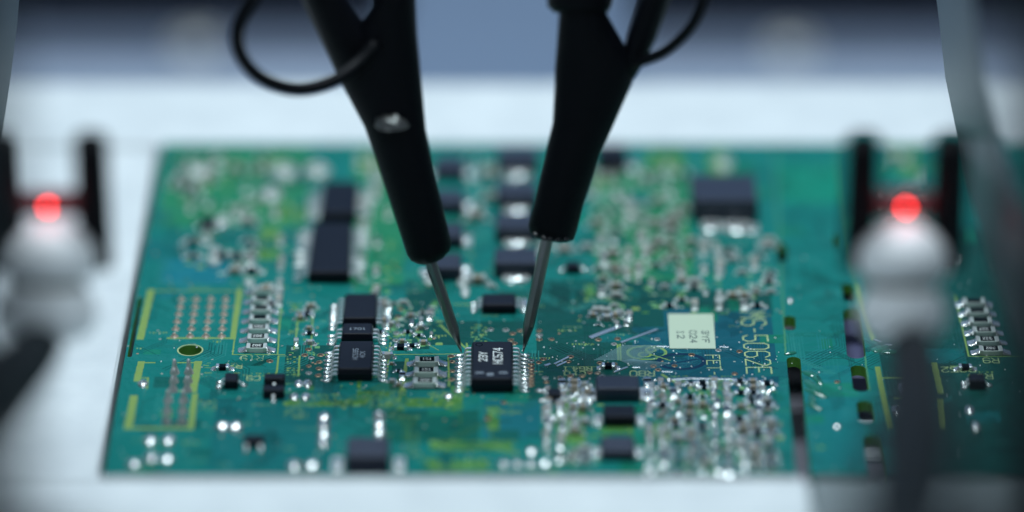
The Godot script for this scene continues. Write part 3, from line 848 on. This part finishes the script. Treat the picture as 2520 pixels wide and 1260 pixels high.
func small_parts() -> void:
	# dense fields of chip capacitors: [x0, y0, x1, y1, how many, length, share of dark bodies]
	var taken := []
	for a in [[1600, 945, 1910, 1168, 135, 1.5, 0.4], [1640, 985, 1890, 1160, 10, 2.6, 0.4], [1345, 950, 1460, 1150, 36, 1.5, 0.2], [1590, 950, 1640, 1165, 14, 1.5, 0.2], [1440, 420, 1690, 640, 44, 1.8, 0.5], [1480, 600, 1900, 760, 62, 1.6, 0.45], [440, 380, 720, 680, 46, 1.8, 0.45], [890, 380, 960, 760, 16, 1.8, 0.2], [1010, 770, 1075, 860, 12, 1.3, 0.5], [940, 740, 1000, 850, 8, 1.3, 0.2], [735, 760, 775, 850, 9, 1.2, 0.2], [960, 880, 990, 960, 6, 1.2, 0.3], [1170, 370, 1230, 720, 8, 1.8, 0.3], [1330, 600, 1420, 700, 6, 1.6, 0.4], [2160, 370, 2300, 560, 10, 2.0, 0.3], [660, 700, 720, 760, 6, 1.6, 0.2], [1440, 770, 1560, 800, 10, 1.3, 0.2], [1860, 990, 1920, 1150, 14, 1.5, 0.1]]:
		var cells := []
		var step := Vector2(a[5] * 1.22, a[5] * 0.98)
		var z: float = b(1260, a[1]).z
		while z < b(1260, a[3]).z:
			var py: float = 0.5 * (a[1] + a[3])
			for t in 12:
				py += (z - b(1260, py).z) * 7.0
			var x: float = b(a[0], py).x
			while x < b(a[2], py).x:
				cells.append([Vector3(x + rng.randf_range(-0.4, 0.4), 0, z + rng.randf_range(-0.35, 0.35)), 1260 + x * F / 640.0, py, int(x / 4.0)])
				x += step.x
			z += step.y
		for k in range(cells.size() - 1, 0, -1):
			var m := rng.randi_range(0, k)
			var keep = cells[k]
			cells[k] = cells[m]
			cells[m] = keep
		var n := 0
		for cell in cells:
			if n >= a[4]:
				break
			var p: Vector3 = cell[0]
			var py: float = cell[2]
			var px := 1260 + p.x * F / (640.5 + (880 - py) * 0.095)
			var clear := true
			for q in taken:
				if Vector2(p.x - q.x, p.z - q.z).length() < a[5] * 0.9:
					clear = false
					break
			if not clear:
				continue
			if px > 1690 and px < 1870 and py < 570 or px > 1450 and px < 1590 and py > 935 and py < 1140:
				continue
			taken.append(p)
			n += 1
			var dark: bool = rng.randf() < a[6]
			var l: float = a[5] * rng.randf_range(0.6, 1.35)
			l = snappedf(l, 0.2)
			var turn := PI / 2 if (posmod(cell[3], 3) == 1 or rng.randf() < 0.15) else 0.0
			tiny("resistor" if dark else "capacitor", p, turn, l, snappedf(l * 0.55, 0.1), snappedf(l * (0.3 if dark else 0.48), 0.1), M.glaze if dark else [M.ceramic, M.grey_ceramic, M.ceramic][rng.randi() % 3])
	for a in [[548, 908, 0.0], [2375, 908, 0.0], [1497, 905, 0.0], [986, 858, 0.0], [1870, 985, PI / 2], [1868, 1010, PI / 2], [1710, 1100, PI / 2]]:
		tiny("resistor", b(a[0], a[1]), a[2], 2.0, 1.1, 0.6, M.glaze)

# ---------------------------------------------------------------- probes
func pz(px: float, py: float) -> Vector3:                               # a point in the plane of the probes, which leans a little to the lens
	return at(px, py, 640.5 - 0.022 * (868.0 - py))

func body_of(o: Node3D, called: String, rows: Array, depth: float, m: Material, round_end := false) -> void:   # rows: left x, left y, right x, right y in the probe plane
	var toward := Vector3(0, sin(deg_to_rad(PITCH)), cos(deg_to_rad(PITCH)))
	var s := Sheet.new(true)
	var rings := []
	for r in rows:
		var p := pz(r[0], r[1]) - o.position / S
		var q := pz(r[2], r[3]) - o.position / S
		var d: float = depth if r.size() < 5 else depth * r[4]
		rings.append(ring_of((p + q) / 2, (q - p) / 2, toward * d, 24))
	s.loft(rings)
	put(o, called, s.done(), m)

func needle(o: Node3D, x0: float, y0: float, x1: float, y1: float, r: float) -> void:
	var a := pz(x0, y0) - o.position / S
	var e := pz(x1, y1) - o.position / S
	var f := (e - a).normalized()
	var u := f.cross(Vector3(0, 0.4, 1)).normalized()
	var v := f.cross(u).normalized()
	var s := Sheet.new()
	var len := a.distance_to(e)
	var rings := []
	for k in [[0.0, 1.0], [0.70, 0.96], [0.78, 0.92], [1.0, 0.06]]:
		rings.append(ring_of(a + f * len * k[0], u * r * k[1], v * r * k[1], 8))
	s.loft(rings)
	put(o, "needle", s.done(), M.needle)

func probes() -> void:
	var o := thing("test_probe", "black test probe on the left, with a steel screw head and a looped cable", "test probe", pz(1135, 868), "test probes over the chip")
	needle(o, 1052, 620, 1136, 868, 0.82)
	body_of(o, "sleeve", [[905, -60, 1020, -60], [913, 16, 1022, 16], [880, 65, 1026, 80], [858, 140, 1033, 150], [851, 227, 1038, 205], [897, 313, 1048, 318], [938, 432, 1070, 426], [975, 545, 1094, 525], [1002, 628, 1111, 598], [1012, 642, 1107, 616, 0.97], [1030, 650, 1090, 636, 0.8], [1045, 652, 1074, 645, 0.4]], 3.4, M.sleeve)
	body_of(o, "cable_arm", [[700, -80, 820, -70], [743, 0, 860, 0], [788, 95, 900, 60], [832, 190, 960, 140], [858, 240, 990, 190], [900, 318, 985, 300, 0.7]], 3.0, M.sleeve)
	put(o, "screw_head", dome(2), M.ring_steel, pz(966, 310) + toward_lens() * 2.9 - o.position / S, 0.0, Vector3(2.5, 1.9, 2.0))
	var toward := Vector3(0, sin(deg_to_rad(PITCH)), cos(deg_to_rad(PITCH)))
	var pts := []
	for a in [[690, -90, 12], [641, 0, 14], [604, 70, 15], [606, 140, 15], [655, 200, 14], [738, 227, 12], [819, 208, 9], [880, 165, 5], [930, 110, 3]]:
		pts.append(pz(a[0], a[1]) + toward * a[2] - o.position / S)
	put(o, "cable", tube(pts, 0.98), M.rubber)
	o = thing("test_probe", "black test probe on the right, without screw head, its cable bending up to the right", "test probe", pz(1288, 868), "test probes over the chip")
	needle(o, 1352, 560, 1287, 868, 0.88)
	body_of(o, "sleeve", [[1376, 20, 1492, 20], [1375, 32, 1494, 32], [1370, 108, 1537, 108], [1365, 170, 1566, 152], [1365, 205, 1556, 205], [1360, 302, 1509, 310], [1342, 378, 1477, 382], [1313, 502, 1435, 508], [1300, 553, 1419, 570], [1303, 572, 1412, 590, 0.95], [1318, 586, 1395, 596, 0.8], [1340, 592, 1380, 597, 0.4]], 3.4, M.sleeve)
	for a in [[1318, 584, 2.6], [1338, 592, 3.0], [1352, 594, 3.2], [1372, 596, 3.0], [1392, 594, 2.6]]:
		put(o, "glue_bead", dome(int(a[0]) % 4), M.glue, pz(a[0], a[1] - 4) + toward_lens() * a[2] - o.position / S, 0.0, Vector3(0.5, 0.5, 0.4))
	body_of(o, "collar", [[1350, -70, 1512, -70], [1346, 0, 1510, 0], [1347, 16, 1506, 16], [1362, 30, 1498, 30]], 4.2, M.sleeve)
	body_of(o, "cable_arm", [[1610, -90, 1690, -80], [1572, 0, 1645, 10], [1545, 80, 1615, 95], [1532, 130, 1588, 150], [1515, 175, 1560, 195, 0.7]], 2.6, M.sleeve)
	pts = []
	for a in [[1760, -90, 8], [1728, 0, 8], [1694, 70, 7], [1640, 124, 5], [1588, 148, 3], [1540, 160, 1]]:
		pts.append(pz(a[0], a[1]) + toward * a[2] - o.position / S)
	put(o, "cable", tube(pts, 0.78), M.rubber)

func toward_lens() -> Vector3:
	return Vector3(0, sin(deg_to_rad(PITCH)), cos(deg_to_rad(PITCH)))

# ---------------------------------------------------------------- board clamps in front, out of focus
func clamps() -> void:
	clamp_at(2226, 505, 1.0, "board clamp on the right with a glowing red lamp over its white knob")
	clamp_at(122, 503, -1.0, "board clamp on the left with a glowing red lamp over its white knob")

func clamp_at(px: float, py: float, side: float, label: String) -> void:
	var D := 574.0
	var p := at(px, py, D)
	var o := thing("board_clamp", label, "clamp", p, "clamps on both sides of the board")
	var led := SphereMesh.new()
	led.radius = 0.37 * S
	led.height = 0.74 * S
	led.radial_segments = 16
	led.rings = 8
	put(o, "indicator_lamp", led, M.led, Vector3(0, 0.5, 1.9))
	var l := OmniLight3D.new()
	l.name = "IndicatorLight"
	l.light_color = Color(1, 0.16, 0.14)
	l.light_energy = 0.00001
	l.light_size = 0.0004
	l.omni_range = 1.0
	l.omni_attenuation = 2.0
	l.shadow_enabled = true
	l.position = Vector3(0, 0.5, 1.9) * S
	o.add_child(l)
	# fork of two posts and the bar between them, its red standing for the lamp's glow
	for s in [-1, 1]:
		put(o, "fork_post", block(4.4, 19, 3.4, 1.0), M.rubber, Vector3(s * 5.6, -9.0, -0.4))
	put(o, "cross_bar", block(9, 3.0, 2.0, 0.3), M.led_glow_red, Vector3(0, -1.6, -0.9))
	# white knob: two rounded lobes turned in one piece
	var s := Sheet.new(true)
	var rings := []
	var tilt := Vector3(0, cos(deg_to_rad(20)), -sin(deg_to_rad(20)))
	var v := Vector3(0, sin(deg_to_rad(20)), cos(deg_to_rad(20)))
	for k in [[0.0, 0.6], [-0.6, 2.6], [-1.9, 4.4], [-3.6, 5.6], [-5.4, 6.0], [-6.8, 5.7], [-7.6, 5.0], [-8.0, 4.1], [-8.8, 4.0], [-9.3, 4.8], [-10.4, 5.5], [-12.2, 5.8], [-14.0, 5.3], [-15.4, 4.0], [-16.2, 1.6]]:
		rings.append(ring_of(Vector3(side * -0.2, -1.9, 0.6) + tilt * k[0], Vector3(k[1], 0, 0), v * k[1], 28))
	s.loft(rings)
	put(o, "knob", s.done(), M.nylon)
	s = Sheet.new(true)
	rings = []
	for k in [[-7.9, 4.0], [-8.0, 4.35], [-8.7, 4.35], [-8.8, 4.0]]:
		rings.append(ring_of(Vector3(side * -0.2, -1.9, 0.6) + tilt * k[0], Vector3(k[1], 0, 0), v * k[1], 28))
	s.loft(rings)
	put(o, "waist_shade_ring", s.done(), M.ceramic)  # brown ring that paints in the shade at the waist
	# arm that reaches to the front of the machine
	var a := Vector3(side * 0.8, -17.2, 1.5)
	var out := -1.0 if side > 0 else -0.45                     # the left arm runs straighter and so leaves the picture sooner
	put(o, "arm", tube([a, a + Vector3(out * 0.5, 3.0, 14), a + Vector3(out * 3.5, 14.0, 50), a + Vector3(out * 8.0, 27.0, 95), a + Vector3(out * 13.0, 40.0, 150), a + Vector3(out * 20.0, 50.0, 420)], 5.2, 16, 2.4), M.arm_paint)
	# a slender post nearer to the lens and a thin strip behind, on each side
	var where := "right" if side > 0 else "left"
	var g := thing("machine_post", "dark grey post out of focus in front, at the %s edge of the picture" % where, "post", Vector3(53.0 if side > 0 else -54.6, -40, 187), "posts in front of the board")
	put(g, "shaft", block(12, 250, 8, 1.0), M.post_paint)
	put(g, "foot", block(16, 6, 16, 1.0), M.post_paint, Vector3(0, -6, 0))
	var edge := [[2300, -40], [2312, 60], [2326, 190], [2358, 345], [2398, 540], [2440, 720], [2475, 900], [2510, 1090], [2540, 1320]] if side > 0 else [[50, -40], [42, 60], [26, 190], [4, 345]]
	var st := Sheet.new()
	var rs := []
	for e in edge:
		var near := clampf((e[1] - 300.0) / 700.0, 0.0, 1.0) * 130.0      # the strip leans towards the lens lower down
		var p0 := at(e[0], e[1], 643.0 - near)
		var p1 := at(e[0] + side * 85.0, e[1], 580.0 - near)
		rs.append(PackedVector3Array([p0, p1, p1 + Vector3(side * 0.4, 0, -0.6), p0 + Vector3(side * 0.4, 0, -0.6)]))
	st.loft(rs)
	var strip := put(self, "guide_strip", st.done(), M.strip_steel)
	tag(strip, "thin grey metal strip slanting down along the %s edge of the picture" % where, "metal strip", "thin strips at both sides")
